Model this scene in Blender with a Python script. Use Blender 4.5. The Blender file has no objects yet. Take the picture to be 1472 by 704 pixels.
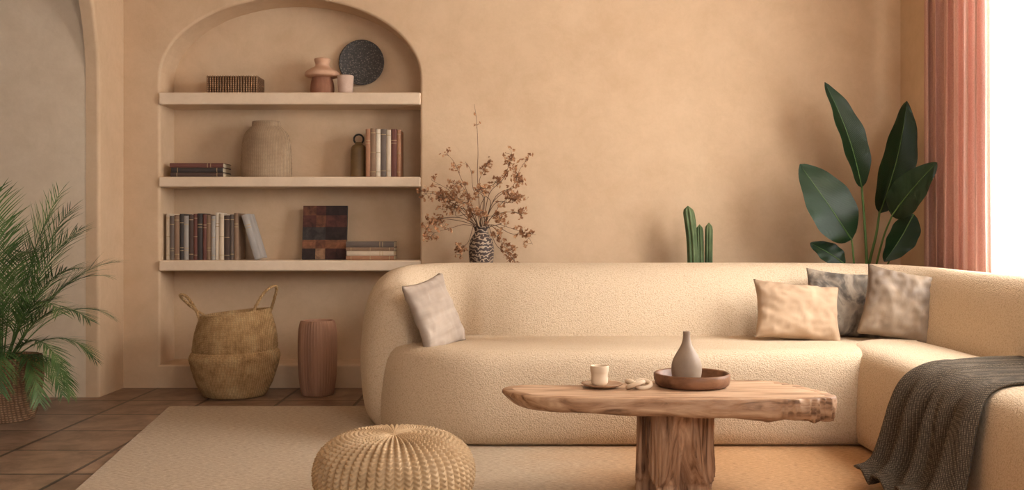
import bpy, math, random
from mathutils import Vector, Matrix, noise
from mathutils.geometry import tessellate_polygon
random.seed(7)
scene = bpy.context.scene
scene.view_settings.view_transform = 'Standard'

# ------------------------------------------------------------ helpers
def lin(c):
    out = []
    for v in c:
        v /= 255.0
        out.append(v/12.92 if v <= 0.04045 else ((v+0.055)/1.055)**2.4)
    return (out[0], out[1], out[2], 1.0)

def newmat(name):
    m = bpy.data.materials.new(name); m.use_nodes = True
    nt = m.node_tree
    return m, nt, nt.nodes['Principled BSDF']

def ramp(nt, cols, poss=None, interp='LINEAR'):
    r = nt.nodes.new('ShaderNodeValToRGB'); r.color_ramp.interpolation = interp
    n = len(cols)
    poss = poss or [i/(n-1) for i in range(n)]
    e = r.color_ramp.elements
    while len(e) < n: e.new(0.5)
    for i in range(n):
        e[i].position = poss[i]; e[i].color = lin(cols[i])
    return r

def coords(nt, scale=(1, 1, 1), rot=(0, 0, 0)):
    tc = nt.nodes.new('ShaderNodeTexCoord'); mp = nt.nodes.new('ShaderNodeMapping')
    mp.inputs['Scale'].default_value = scale; mp.inputs['Rotation'].default_value = rot
    nt.links.new(tc.outputs['Object'], mp.inputs['Vector'])
    return mp.outputs['Vector']

def ntex(nt, vec, scale, detail=4, rough=.55, dist=0):
    n = nt.nodes.new('ShaderNodeTexNoise')
    n.inputs['Scale'].default_value = scale; n.inputs['Detail'].default_value = detail
    n.inputs['Roughness'].default_value = rough; n.inputs['Distortion'].default_value = dist
    nt.links.new(vec, n.inputs['Vector'])
    return n.outputs['Fac']

def bump(nt, bsdf, h, dist=.005, strength=.6):
    b = nt.nodes.new('ShaderNodeBump'); b.inputs['Distance'].default_value = dist
    b.inputs['Strength'].default_value = strength
    nt.links.new(h, b.inputs['Height']); nt.links.new(b.outputs['Normal'], bsdf.inputs['Normal'])
    return b

def mat_noise(name, cols, scale=5, stretch=(1, 1, 1), rough=.8, bs=60, bd=.002, bst=.5, poss=None, detail=4, dist=0, bstretch=None, rot=(0,0,0)):
    m, nt, b = newmat(name)
    v = coords(nt, stretch, rot)
    r = ramp(nt, cols, poss or [0.3+0.4*i/(len(cols)-1) for i in range(len(cols))])
    nt.links.new(ntex(nt, v, scale, detail, .55, dist), r.inputs[0])
    nt.links.new(r.outputs[0], b.inputs['Base Color'])
    b.inputs['Roughness'].default_value = rough
    b.inputs['Specular IOR Level'].default_value = .3
    if bst:
        v2 = coords(nt, bstretch or stretch, rot)
        bump(nt, b, ntex(nt, v2, bs, 3), bd, bst)
    return m

def mat_weave(name, cols, s=(60, 60, 60), rough=.9, bd=.003, bst=.8, nscale=6, dark=.68):
    m, nt, b = newmat(name)
    v = coords(nt)
    r = ramp(nt, cols, [0.3+0.4*i/(len(cols)-1) for i in range(len(cols))])
    f = ntex(nt, v, nscale, 5, .7)
    nt.links.new(f, r.inputs[0])
    w1 = nt.nodes.new('ShaderNodeTexWave'); w1.bands_direction = 'Z'; w1.inputs['Scale'].default_value = s[2]
    w1.inputs['Distortion'].default_value = 1.2
    w2 = nt.nodes.new('ShaderNodeTexWave'); w2.bands_direction = 'X'; w2.inputs['Scale'].default_value = s[0]
    w2.inputs['Distortion'].default_value = 1.2
    nt.links.new(v, w1.inputs[0]); nt.links.new(v, w2.inputs[0])
    mu = nt.nodes.new('ShaderNodeMath'); mu.operation = 'MULTIPLY'
    nt.links.new(w1.outputs['Fac'], mu.inputs[0]); nt.links.new(w2.outputs['Fac'], mu.inputs[1])
    mx = nt.nodes.new('ShaderNodeMix'); mx.data_type = 'RGBA'; mx.blend_type = 'MULTIPLY'
    rr = nt.nodes.new('ShaderNodeMapRange'); rr.inputs['To Min'].default_value = dark
    rr.inputs['From Max'].default_value = .6
    nt.links.new(mu.outputs[0], rr.inputs[0])
    mx.inputs[0].default_value = 1
    nt.links.new(r.outputs[0], mx.inputs[6]); nt.links.new(rr.outputs[0], mx.inputs[7])
    nt.links.new(mx.outputs[2], b.inputs['Base Color'])
    b.inputs['Roughness'].default_value = rough; b.inputs['Specular IOR Level'].default_value = .2
    bump(nt, b, mu.outputs[0], bd, bst)
    return m

ROOT = scene.collection
def link(o): ROOT.objects.link(o); return o

def mesh(name, verts, faces, mat, loc=(0, 0, 0), parent=None, smooth=True, mats=None, midx=None):
    me = bpy.data.meshes.new(name); me.from_pydata([tuple(v) for v in verts], [], faces)
    for m in (mats or [mat]): me.materials.append(m)
    if midx:
        for p, i in zip(me.polygons, midx): p.material_index = i
    if smooth:
        for p in me.polygons: p.use_smooth = True
    me.update()
    o = link(bpy.data.objects.new(name, me)); o.location = loc
    if parent: o.parent = parent
    return o

def empty(name, loc):
    o = bpy.data.objects.new(name, None); o.empty_display_size = .1; o.location = loc
    return link(o)

def tag(o, label, cat, group=None):
    o["label"] = label; o["category"] = cat
    if group: o["group"] = group
    return o

def struct(o): o["kind"] = "structure"; return o

def fixn(o):
    import bmesh
    bm = bmesh.new(); bm.from_mesh(o.data); bmesh.ops.recalc_face_normals(bm, faces=bm.faces)
    bm.to_mesh(o.data); bm.free(); return o

def box_vf(x0, x1, y0, y1, z0, z1, off=0):
    v = [(x0, y0, z0), (x1, y0, z0), (x1, y1, z0), (x0, y1, z0), (x0, y0, z1), (x1, y0, z1), (x1, y1, z1), (x0, y1, z1)]
    f = [(0, 3, 2, 1), (4, 5, 6, 7), (0, 1, 5, 4), (1, 2, 6, 5), (2, 3, 7, 6), (3, 0, 4, 7)]
    return v, [tuple(i+off for i in q) for q in f]

def boxes(name, lst, mat, loc=(0, 0, 0), parent=None, bev=0, mats=None, mi=None):
    V = []; F = []; M = []
    for k, b in enumerate(lst):
        v, f = box_vf(*b, off=len(V)); V += v; F += f; M += [mi[k] if mi else 0]*6
    o = mesh(name, V, F, mat, loc, parent, smooth=False, mats=mats, midx=M)
    if bev:
        m = o.modifiers.new('b', 'BEVEL'); m.width = bev; m.segments = 3; m.limit_method = 'ANGLE'
    return o

def catmull(pts, n=8):
    P = [Vector(p) for p in pts]; P = [2*P[0]-P[1]] + P + [2*P[-1]-P[-2]]
    out = []
    for i in range(1, len(P)-2):
        a, b, c, d = P[i-1], P[i], P[i+1], P[i+2]
        for k in range(n):
            t = k/n
            out.append(.5*((2*b)+(c-a)*t+(2*a-5*b+4*c-d)*t*t+(3*b-a-3*c+d)*t**3))
    out.append(P[-2]); return out

def lathe_vf(prof, seg=64, disp=None, sy=1.0, cap=True):
    V = []; F = []; n = len(prof)
    for i, (r, z) in enumerate(prof):
        for j in range(seg):
            a = 2*math.pi*j/seg; rr = r
            if disp: rr = r + disp(a, z, i)
            V.append((rr*math.cos(a), rr*math.sin(a)*sy, z))
    for i in range(n-1):
        for j in range(seg):
            k = (j+1) % seg
            F.append((i*seg+j, i*seg+k, (i+1)*seg+k, (i+1)*seg+j))
    if cap:
        F.append(tuple(range(seg))[::-1]); F.append(tuple((n-1)*seg+j for j in range(seg)))
    return V, F

def lathe(name, prof, mat, loc=(0, 0, 0), seg=64, disp=None, parent=None, sy=1.0, smoothn=0, cap=True):
    if smoothn:
        prof = [(max(p[0], 0), p[1]) for p in [tuple(q) for q in catmull([(a, b, 0) for a, b in prof], smoothn)]]
    V, F = lathe_vf(prof, seg, disp, sy, cap)
    return mesh(name, V, F, mat, loc, parent)

def tube_vf(pts, rad, seg=8, off=0):
    pts = [Vector(p) for p in pts]; n = len(pts); V = []; F = []
    up = None
    for i, p in enumerate(pts):
        t = (pts[min(i+1, n-1)]-pts[max(i-1, 0)])
        t = t.normalized() if t.length > 1e-9 else Vector((0, 0, 1))
        if up is None:
            up = t.cross(Vector((.3, .9, .2)));
            if up.length < .05: up = t.cross(Vector((1, 0, 0)))
        up = (up - t*up.dot(t)).normalized()
        s = t.cross(up); r = rad[i] if isinstance(rad, (list, tuple)) else rad
        for j in range(seg):
            a = 2*math.pi*j/seg; V.append(p+(up*math.cos(a)+s*math.sin(a))*r)
    for i in range(n-1):
        for j in range(seg):
            k = (j+1) % seg
            F.append((off+i*seg+j, off+i*seg+k, off+(i+1)*seg+k, off+(i+1)*seg+j))
    F.append(tuple(off+j for j in range(seg))[::-1]); F.append(tuple(off+(n-1)*seg+j for j in range(seg)))
    return V, F

def tube(name, pts, rad, mat, loc=(0, 0, 0), seg=8, parent=None):
    V, F = tube_vf(pts, rad, seg); return mesh(name, V, F, mat, loc, parent)

def nz(x, y, z): return noise.noise(Vector((x, y, z)))

# ------------------------------------------------------------ materials
def plaster(name, c):
    m, nt, b = newmat(name)
    v = coords(nt)
    r = ramp(nt, c, [0.28, .5, .72]); nt.links.new(ntex(nt, v, 1.1, 7, .6, .2), r.inputs[0])
    r2 = ramp(nt, [(240, 237, 232), (255, 255, 255)], [.35, .62]); nt.links.new(ntex(nt, v, 6, 8, .75, .25), r2.inputs[0])
    mx = nt.nodes.new('ShaderNodeMix'); mx.data_type = 'RGBA'; mx.blend_type = 'MULTIPLY'; mx.inputs[0].default_value = .7
    nt.links.new(r.outputs[0], mx.inputs[6]); nt.links.new(r2.outputs[0], mx.inputs[7])
    nt.links.new(mx.outputs[2], b.inputs['Base Color'])
    b.inputs['Roughness'].default_value = .85; b.inputs['Specular IOR Level'].default_value = .2
    bump(nt, b, ntex(nt, v, 8, 9, .62, .2), .007, .45)
    return m
M_wall = plaster('plaster_ochre', [(203, 174, 143), (209, 180, 149), (214, 186, 155)])
M_wall_l = plaster('plaster_grey_beige', [(214, 194, 170), (219, 200, 176), (224, 206, 183)])
M_shelf = plaster('plaster_shelf', [(217, 193, 167), (223, 200, 174), (228, 206, 181)])

def m_floor():
    m, nt, b = newmat('floor_tiles')
    v = coords(nt, (1, 1, 1), (0, 0, 0))
    br = nt.nodes.new('ShaderNodeTexBrick')
    br.inputs['Scale'].default_value = 1; br.inputs['Brick Width'].default_value = .44; br.inputs['Row Height'].default_value = .44
    br.inputs['Mortar Size'].default_value = .010; br.inputs['Mortar Smooth'].default_value = .3
    br.offset = .0
    br.inputs['Color1'].default_value = lin((146, 118, 98)); br.inputs['Color2'].default_value = lin((164, 136, 114))
    br.inputs['Mortar'].default_value = lin((88, 74, 64))
    nt.links.new(v, br.inputs['Vector'])
    r = ramp(nt, [(156, 148, 140), (255, 252, 248)], [.32, .66]); nt.links.new(ntex(nt, coords(nt, (1.6, 1.6, 1)), 3.5, 9, .7, .4), r.inputs[0])
    mx = nt.nodes.new('ShaderNodeMix'); mx.data_type = 'RGBA'; mx.blend_type = 'MULTIPLY'; mx.inputs[0].default_value = 1
    nt.links.new(br.outputs['Color'], mx.inputs[6]); nt.links.new(r.outputs[0], mx.inputs[7])
    nt.links.new(mx.outputs[2], b.inputs['Base Color'])
    b.inputs['Roughness'].default_value = .42
    inv = nt.nodes.new('ShaderNodeMath'); inv.operation = 'SUBTRACT'; inv.inputs[0].default_value = 1
    nt.links.new(br.outputs['Fac'], inv.inputs[1]); bump(nt, b, inv.outputs[0], .006, .6)
    return m
M_floor = m_floor()

def m_boucle():
    m, nt, b = newmat('boucle_cream')
    v = coords(nt)
    vo = nt.nodes.new('ShaderNodeTexVoronoi'); vo.feature = 'SMOOTH_F1'; vo.inputs['Scale'].default_value = 165
    vo.inputs['Smoothness'].default_value = .4
    nd = nt.nodes.new('ShaderNodeTexNoise'); nd.inputs['Scale'].default_value = 80; nt.links.new(v, nd.inputs['Vector'])
    ad = nt.nodes.new('ShaderNodeMix'); ad.data_type = 'VECTOR'; ad.inputs[0].default_value = .018
    nt.links.new(v, ad.inputs[4]); nt.links.new(nd.outputs['Color'], ad.inputs[5]); nt.links.new(ad.outputs[1], vo.inputs['Vector'])
    r = ramp(nt, [(213, 192, 166), (206, 184, 157), (190, 166, 138)], [.1, .45, .9]); nt.links.new(vo.outputs['Distance'], r.inputs[0])
    nt.links.new(r.outputs[0], b.inputs['Base Color'])
    inv = nt.nodes.new('ShaderNodeMath'); inv.operation = 'SUBTRACT'; inv.inputs[0].default_value = 1
    nt.links.new(vo.outputs['Distance'], inv.inputs[1])
    bump(nt, b, inv.outputs[0], .005, .6)
    b.inputs['Roughness'].default_value = .97; b.inputs['Specular IOR Level'].default_value = .08
    return m
M_boucle = m_boucle()

def m_rug():
    m, nt, b = newmat('rug_woven')
    v = coords(nt)
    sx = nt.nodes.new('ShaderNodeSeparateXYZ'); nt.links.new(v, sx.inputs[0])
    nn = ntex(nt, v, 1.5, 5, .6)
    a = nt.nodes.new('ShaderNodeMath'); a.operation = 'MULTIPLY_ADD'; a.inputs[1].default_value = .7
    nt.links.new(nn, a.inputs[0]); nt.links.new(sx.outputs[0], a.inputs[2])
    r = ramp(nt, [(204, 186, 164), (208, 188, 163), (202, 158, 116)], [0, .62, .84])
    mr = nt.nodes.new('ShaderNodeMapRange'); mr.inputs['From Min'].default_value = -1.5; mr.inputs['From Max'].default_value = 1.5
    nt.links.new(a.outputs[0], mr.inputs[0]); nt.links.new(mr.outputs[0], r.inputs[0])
    f = ntex(nt, coords(nt, (40, 160, 1)), 1, 4, .75)
    r2 = ramp(nt, [(180, 173, 166), (255, 255, 255)], [.34, .64]); nt.links.new(f, r2.inputs[0])
    mx = nt.nodes.new('ShaderNodeMix'); mx.data_type = 'RGBA'; mx.blend_type = 'MULTIPLY'; mx.inputs[0].default_value = .8
    nt.links.new(r.outputs[0], mx.inputs[6]); nt.links.new(r2.outputs[0], mx.inputs[7])
    nt.links.new(mx.outputs[2], b.inputs['Base Color']); b.inputs['Roughness'].default_value = .95
    b.inputs['Specular IOR Level'].default_value = .1
    bump(nt, b, f, .004, .8)
    return m
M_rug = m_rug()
M_seagrass = mat_weave('seagrass', [(168, 130, 86), (208, 168, 118), (228, 194, 144)], (38, 38, 55), nscale=14, dark=.6)
M_wicker_pale = mat_weave('wicker_pale', [(176, 146, 116), (196, 166, 134), (212, 184, 152)], (45, 45, 60), dark=.55)
M_wicker_brown = mat_weave('wicker_brown', [(82, 58, 40), (112, 82, 58), (134, 102, 74)], (35, 35, 35))
M_wicker_tan = mat_weave('wicker_tan', [(136, 98, 70), (166, 126, 94), (186, 148, 114)], (22, 22, 26), dark=.45)
M_pouf = mat_noise('knit_cotton', [(172, 143, 108), (190, 161, 125), (200, 172, 138)], 14, rough=.98, bs=180, bd=.002, bst=.6)
M_pinkwood = mat_noise('ribbed_wood_pink', [(128, 92, 72), (160, 120, 96), (180, 138, 112)], 10, (1, 1, .12), rough=.6, bs=20, bst=.4)
M_wood = mat_noise('walnut_slab', [(104, 74, 52), (162, 124, 94), (196, 162, 130)], 11, (.45, 3.0, 3.0), rough=.55, bs=26, bd=.003, bst=.6, dist=.9, detail=10, poss=[.32, .47, .68])
M_woodtop = mat_noise('slab_top', [(140, 106, 80), (184, 148, 118), (206, 173, 143)], 9, (.4, 3.0, 3.0), rough=.42, bs=26, bd=.002, bst=.3, dist=.9, detail=10, poss=[.3, .48, .7])
M_wood_v = mat_noise('walnut_trunk', [(84, 56, 38), (154, 116, 88), (194, 156, 125)], 11, (3, 3, .35), rough=.6, bs=20, bd=.005, bst=.6, dist=.9, detail=10, poss=[.33, .46, .68])
M_tray = mat_noise('tray_wood', [(84, 54, 37), (118, 80, 55), (140, 100, 73)], 12, (.5, 2, 2), rough=.45, bs=30, bst=.3)
M_ceram_grey = mat_noise('ceramic_taupe', [(134, 114, 97), (150, 130, 112), (164, 144, 125)], 8, rough=.55, bs=60, bst=.2)
M_ceram_cream = mat_noise('ceramic_cream', [(210, 186, 158), (222, 200, 174)], 10, rough=.6, bs=80, bst=.2)
M_plate_tan = mat_noise('ceramic_tan', [(156, 124, 98), (180, 148, 120)], 8, rough=.5, bst=.2)
M_terra = mat_weave('terracotta_woven', [(158, 108, 84), (180, 128, 102)], (60, 60, 80), bst=.6)
M_terra2 = mat_noise('terracotta_light', [(192, 150, 122), (206, 166, 138)], 12, rough=.85, bst=.3)
M_pinkcup = mat_noise('clay_pink', [(192, 164, 146), (206, 180, 162)], 20, rough=.8, bst=.3)
M_olive = mat_noise('olive_glaze', [(104, 80, 50), (134, 106, 70)], 9, rough=.45, bst=.2)
M_iron = mat_noise('dark_iron', [(30, 28, 26), (52, 46, 40)], 12, rough=.5, bst=.3)
M_page = mat_noise('book_pages', [(206, 188, 156), (226, 210, 180)], 4, (1, 1, 60), rough=.9, bst=.2)
M_gold = mat_noise('gilt_band', [(168, 142, 104), (190, 166, 128)], 10, rough=.5, bst=0)
M_green_palm = mat_noise('palm_green', [(40, 62, 32), (72, 98, 50), (114, 134, 78)], 5, rough=.5, bst=0)
M_green_stem = mat_noise('stem_green', [(78, 106, 56), (110, 138, 80)], 6, rough=.5, bst=0)
M_cactus = mat_noise('cactus_green', [(52, 66, 42), (80, 96, 62), (106, 118, 82)], 14, (1, 1, .4), rough=.7, bs=60, bst=.4)
M_dry = mat_noise('dried_leaf', [(108, 70, 46), (152, 104, 70), (194, 150, 110)], 30, rough=.85, bst=0)
M_twig = mat_noise('twig_brown', [(84, 60, 45), (114, 86, 66)], 20, rough=.85, bst=0)
M_pot = mat_noise('pot_clay', [(140, 104, 78), (166, 128, 98)], 6, rough=.8, bst=.3)
M_soil = mat_noise('soil', [(38, 26, 18), (60, 44, 32)], 30, rough=.95, bst=.6)
M_white = mat_noise('window_paint', [(232, 228, 220), (240, 236, 228)], 4, rough=.5, bst=0)

def m_leaf():
    m, nt, b = newmat('banana_leaf')
    tc = nt.nodes.new('ShaderNodeTexCoord')
    w = nt.nodes.new('ShaderNodeTexWave'); w.inputs['Scale'].default_value = 9; w.inputs['Distortion'].default_value = .6
    w.bands_direction = 'Y'; nt.links.new(tc.outputs['UV'], w.inputs[0])
    r = ramp(nt, [(18, 38, 21), (35, 62, 33)]); nt.links.new(w.outputs['Fac'], r.inputs[0])
    nt.links.new(r.outputs[0], b.inputs['Base Color']); b.inputs['Roughness'].default_value = .32
    bump(nt, b, w.outputs['Fac'], .003, .4)
    return m
M_leaf = m_leaf()

def m_patvase():
    m, nt, b = newmat('patterned_vase')
    v = coords(nt, (1, 1, 1))
    w = nt.nodes.new('ShaderNodeTexWave'); w.wave_type = 'RINGS'; w.inputs['Scale'].default_value = 14; w.inputs['Distortion'].default_value = 7
    w.inputs['Detail'].default_value = 1; w.inputs['Detail Scale'].default_value = 3
    nt.links.new(v, w.inputs[0])
    r = ramp(nt, [(62, 45, 38), (74, 56, 48), (168, 146, 122)], [0, .64, .76]); nt.links.new(w.outputs['Fac'], r.inputs[0])
    nt.links.new(r.outputs[0], b.inputs['Base Color']); b.inputs['Roughness'].default_value = .6
    return m
M_patvase = m_patvase()

def m_plate():
    m, nt, b = newmat('speckled_plate')
    v = coords(nt)
    w = nt.nodes.new('ShaderNodeTexVoronoi'); w.inputs['Scale'].default_value = 90; nt.links.new(v, w.inputs[0])
    r = ramp(nt, [(136, 127, 114), (72, 66, 61), (50, 46, 43)], [.12, .3, .8]); nt.links.new(w.outputs['Distance'], r.inputs[0])
    nt.links.new(r.outputs[0], b.inputs['Base Color']); b.inputs['Roughness'].default_value = .6
    bump(nt, b, w.outputs['Distance'], .003, .6)
    return m
M_plate = m_plate()

def m_curtain():
    m, nt, b = newmat('curtain_linen')
    r = ramp(nt, [(184, 141, 128), (204, 162, 148)], [.3, .7]); nt.links.new(ntex(nt, coords(nt, (300, 300, 120)), 1, 3), r.inputs[0])
    nt.links.new(r.outputs[0], b.inputs['Base Color']); b.inputs['Roughness'].default_value = .9
    b.inputs['Specular IOR Level'].default_value = .1
    tr = nt.nodes.new('ShaderNodeBsdfTranslucent'); nt.links.new(r.outputs[0], tr.inputs[0])
    ms = nt.nodes.new('ShaderNodeMixShader'); ms.inputs[0].default_value = .12
    out = nt.nodes['Material Output']
    nt.links.new(b.outputs[0], ms.inputs[1]); nt.links.new(tr.outputs[0], ms.inputs[2]); nt.links.new(ms.outputs[0], out.inputs[0])
    bump(nt, b, ntex(nt, coords(nt, (200, 200, 400)), 1, 2), .001, .4)
    return m
M_curtain = m_curtain()
def m_sheer():
    m, nt, b = newmat('sheer_white')
    tr = nt.nodes.new('ShaderNodeBsdfTranslucent'); tr.inputs[0].default_value = (.95, .95, .93, 1)
    tp = nt.nodes.new('ShaderNodeBsdfTransparent')
    ms = nt.nodes.new('ShaderNodeMixShader'); ms.inputs[0].default_value = .5
    nt.links.new(tr.outputs[0], ms.inputs[1]); nt.links.new(tp.outputs[0], ms.inputs[2]); nt.links.new(ms.outputs[0], nt.nodes['Material Output'].inputs[0])
    return m
M_sheer = m_sheer()
def m_cloth(name, cols, scale, dist=0, poss=None, stretch=(1, 1, 1), wv=260, rough=.85):
    return mat_noise(name, cols, scale, stretch, rough=rough, bs=wv, bd=.0012, bst=.5, dist=dist, poss=poss, detail=5, bstretch=(1, 1, 1))
M_pil_a = m_cloth('pillow_peach', [(154, 127, 102), (170, 142, 115), (182, 155, 128)], 4, .5)
M_pil_b = m_cloth('pillow_grey_pattern', [(84, 76, 68), (118, 106, 94), (148, 134, 118), (124, 111, 98)], 7, 1.0, [.38, .46, .52, .66])
M_pil_c = m_cloth('pillow_tiedye', [(96, 80, 67), (118, 100, 84), (142, 122, 102), (156, 135, 114)], 4.0, .5, [.36, .47, .56, .70], stretch=(1, 1, .6), rough=.5)
M_pil_d = m_cloth('pillow_greige', [(150, 133, 120), (166, 149, 134), (178, 161, 146)], 3, .5, stretch=(.4, .4, 4))
def m_throw():
    m, nt, b = newmat('throw_wool')
    v = coords(nt)
    w = nt.nodes.new('ShaderNodeTexVoronoi'); w.inputs['Scale'].default_value = 170; w.inputs['Randomness'].default_value = .25
    nt.links.new(v, w.inputs[0])
    r = ramp(nt, [(136, 121, 102), (88, 78, 66), (52, 45, 39)], [.1, .4, .8]); nt.links.new(w.outputs['Distance'], r.inputs[0])
    nt.links.new(r.outputs[0], b.inputs['Base Color']); b.inputs['Roughness'].default_value = .95
    b.inputs['Specular IOR Level'].default_value = .1
    bump(nt, b, w.outputs['Distance'], .002, .5)
    return m
M_throw = m_throw()

# ------------------------------------------------------------ room
YB = 6.2; XL = -2.42; XR = 2.42; ZC = 3.2; YF = -0.6
def wall_with_hole(name, outer, hole, to3d, mat, depth_dir=None, depth=0, rnd=.02, closeback=False):
    n = len(hole)
    nrm = []
    for i in range(n):
        a = Vector(hole[i-1]); b = Vector(hole[(i+1) % n]); t = (b-a).normalized(); nrm.append(Vector((t.y, -t.x)))
    area = sum(hole[i-1][0]*hole[i][1]-hole[i][0]*hole[i-1][1] for i in range(n))
    if area < 0: nrm = [-q for q in nrm]
    def off(d): return [(hole[i][0]+nrm[i].x*d, hole[i][1]+nrm[i].y*d) for i in range(n)]
    loops = []
    for k in range(5):
        a = math.pi/2*k/4; loops.append((off(rnd*(1-math.sin(a))), rnd*(1-math.cos(a))))
    loops.append((hole, depth))
    V = [to3d(p[0], p[1], 0) for p in outer]; F = []
    no = len(outer)
    L0 = loops[0][0]
    V += [to3d(p[0], p[1], 0) for p in L0]
    tris = tessellate_polygon([[Vector((p[0], p[1], 0)) for p in outer], [Vector((p[0], p[1], 0)) for p in L0]])
    F += [tuple(t) for t in tris]
    base = no
    for lp, d in loops[1:]:
        st = len(V); V += [to3d(p[0], p[1], d) for p in lp]
        for i in range(n):
            j = (i+1) % n; F.append((base+i, base+j, st+j, st+i))
        base = st
    if closeback: F.append(tuple(base+i for i in range(n)))
    o = mesh(name, V, F, mat, smooth=False)
    return struct(fixn(o))

NX0, NX1, NZ0, NZS, NZT, ND = -2.192, -0.572, .145, 1.93, 2.43, .26
hole = [(NX0, NZ0), (NX1, NZ0), (NX1, NZS)]
cx = (NX0+NX1)/2; a_ = (NX1-NX0)/2
for k in range(1, 40):
    t = math.pi*k/40; hole.append((cx+a_*math.cos(t), NZS+(NZT-NZS)*math.sin(t)))
hole.append((NX0, NZS))
wall_with_hole('wall_back', [(XL-.0, 0), (XR, 0), (XR, ZC), (XL, ZC)], hole, lambda u, v, d: (u, YB+d, v), M_wall, depth=ND, rnd=.018, closeback=True)
ac, aw, az, ah = 4.54, 1.3, 1.85, 1.2
h2 = [(ac-aw, -.04), (ac+aw, -.04), (ac+aw, az)]
for k in range(1, 36):
    t = math.pi*k/36; h2.append((ac+aw*math.cos(t), az+ah*math.sin(t)))
h2.append((ac-aw, az))
wall_with_hole('wall_left', [(YF, -.09), (YB, -.09), (YB, ZC), (YF, ZC)], h2, lambda u, v, d: (XL-d, u, v), M_wall, depth=.08, rnd=.02)
struct(boxes('wall_alcove', [(XL-2.4, XL-.04, 5.842, 5.95, 0, ZC)], M_wall_l))
struct(boxes('wall_alcove_side', [(XL-2.5, XL-2.4, 2.6, 5.95, 0, ZC)], M_wall_l))
WY0, WY1, WZ0, WZ1 = 3.2, 5.22, .74, 2.65
wall_with_hole('wall_right', [(YF, 0), (YB, 0), (YB, ZC), (YF, ZC)], [(WY0, WZ0), (WY1, WZ0), (WY1, WZ1), (WY0, WZ1)],
               lambda u, v, d: (XR+d, u, v), M_wall, depth=.16, rnd=.01)
struct(boxes('floor', [(XL-2.5, XR+.2, YF, YB+.3, -.1, 0)], M_floor))
struct(boxes('ceiling', [(XL-2.5, XR+.2, YF, YB+.3, ZC, ZC+.1)], M_shelf))
fx = XR+.09
wn = []
for y in (WY0, (WY0+WY1)/2-.025, WY1-.05): wn.append((fx, fx+.05, y, y+.05, WZ0, WZ1))
for z in (WZ0, 1.65, WZ1-.05): wn.append((fx, fx+.05, WY0, WY1, z, z+.05))
struct(boxes('window_1', wn, M_white, bev=.004))
struct(boxes('trim_4', [(XR-.03, XR+.09, WY0-.03, WY1+.03, WZ0-.03, WZ0-.001)], M_white, bev=.005))
for i, (z0, z1) in enumerate(((1.762, 1.838), (1.250, 1.314), (.728, .794))):
    struct(boxes('trim_%d' % (i+1), [(NX0-.004, NX1+.004, YB-.018, YB+ND-.002, z0, z1)], M_shelf, bev=.010))

# ------------------------------------------------------------ rug
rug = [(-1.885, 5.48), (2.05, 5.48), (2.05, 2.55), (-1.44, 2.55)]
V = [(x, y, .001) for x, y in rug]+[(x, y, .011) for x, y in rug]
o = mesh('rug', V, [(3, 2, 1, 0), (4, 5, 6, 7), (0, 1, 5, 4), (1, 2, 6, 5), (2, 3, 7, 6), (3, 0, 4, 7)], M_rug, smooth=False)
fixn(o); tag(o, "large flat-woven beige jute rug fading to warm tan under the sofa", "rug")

# ------------------------------------------------------------ sofa
def rounded(poly, seg=14):
    out = []; n = len(poly)
    for i in range(n):
        p = Vector(poly[i][:2]); r = poly[i][2]
        a = Vector(poly[i-1][:2]); b = Vector(poly[(i+1) % n][:2])
        d1 = (a-p).normalized(); d2 = (b-p).normalized()
        ang = math.acos(max(-1, min(1, d1.dot(d2)))); L = r/math.tan(ang/2)
        c = p+(d1+d2).normalized()*(r/math.sin(ang/2))
        s = p+d1*L; e = p+d2*L
        a0 = math.atan2(s.y-c.y, s.x-c.x); a1 = math.atan2(e.y-c.y, e.x-c.x)
        da = (a1-a0+math.pi) % (2*math.pi)-math.pi
        for k in range(seg+1):
            t = a0+da*k/seg; out.append((c.x+r*math.cos(t), c.y+r*math.sin(t)))
    res = []; m = len(out)
    for i in range(m):
        p = Vector(out[i]); q = Vector(out[(i+1) % m]); d = (q-p).length; k = max(1, int(d/.06))
        for j in range(k):
            if d > 1e-5: res.append(tuple(p+(q-p)*j/k))
    return res

def cushion(name, poly, levels, mat, parent):
    L = rounded(poly); n = len(L)
    area = sum(L[i-1][0]*L[i][1]-L[i][0]*L[i-1][1] for i in range(n))
    V = []; F = []
    for ins, z in levels:
        for i in range(n):
            a = Vector(L[i-1]); b = Vector(L[(i+1) % n]); t = (b-a).normalized()
            nn = Vector((-t.y, t.x)) if area > 0 else Vector((t.y, -t.x))
            V.append((L[i][0]+nn.x*ins, L[i][1]+nn.y*ins, z+.004*nz(L[i][0]*3, L[i][1]*3, z*4)*(z > .3)))
    for k in range(len(levels)-1):
        for i in range(n):
            j = (i+1) % n; F.append((k*n+i, k*n+j, (k+1)*n+j, (k+1)*n+i))
    F.append(tuple(range(n))); F.append(tuple((len(levels)-1)*n+i for i in range(n)))
    return fixn(mesh(name, V, F, mat, parent=parent))

sofa = empty('sofa', (0, 0, 0.0))
tag(sofa, "long curved cream boucle sectional sofa with rounded arm and chaise", "sofa")
lv = [(.035, .013), (.010, .03), (.0, .08), (.0, .16), (.006, .24), (.014, .30), (.024, .350), (.040, .388), (.064, .413), (.10, .426), (.145, .431)]
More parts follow.
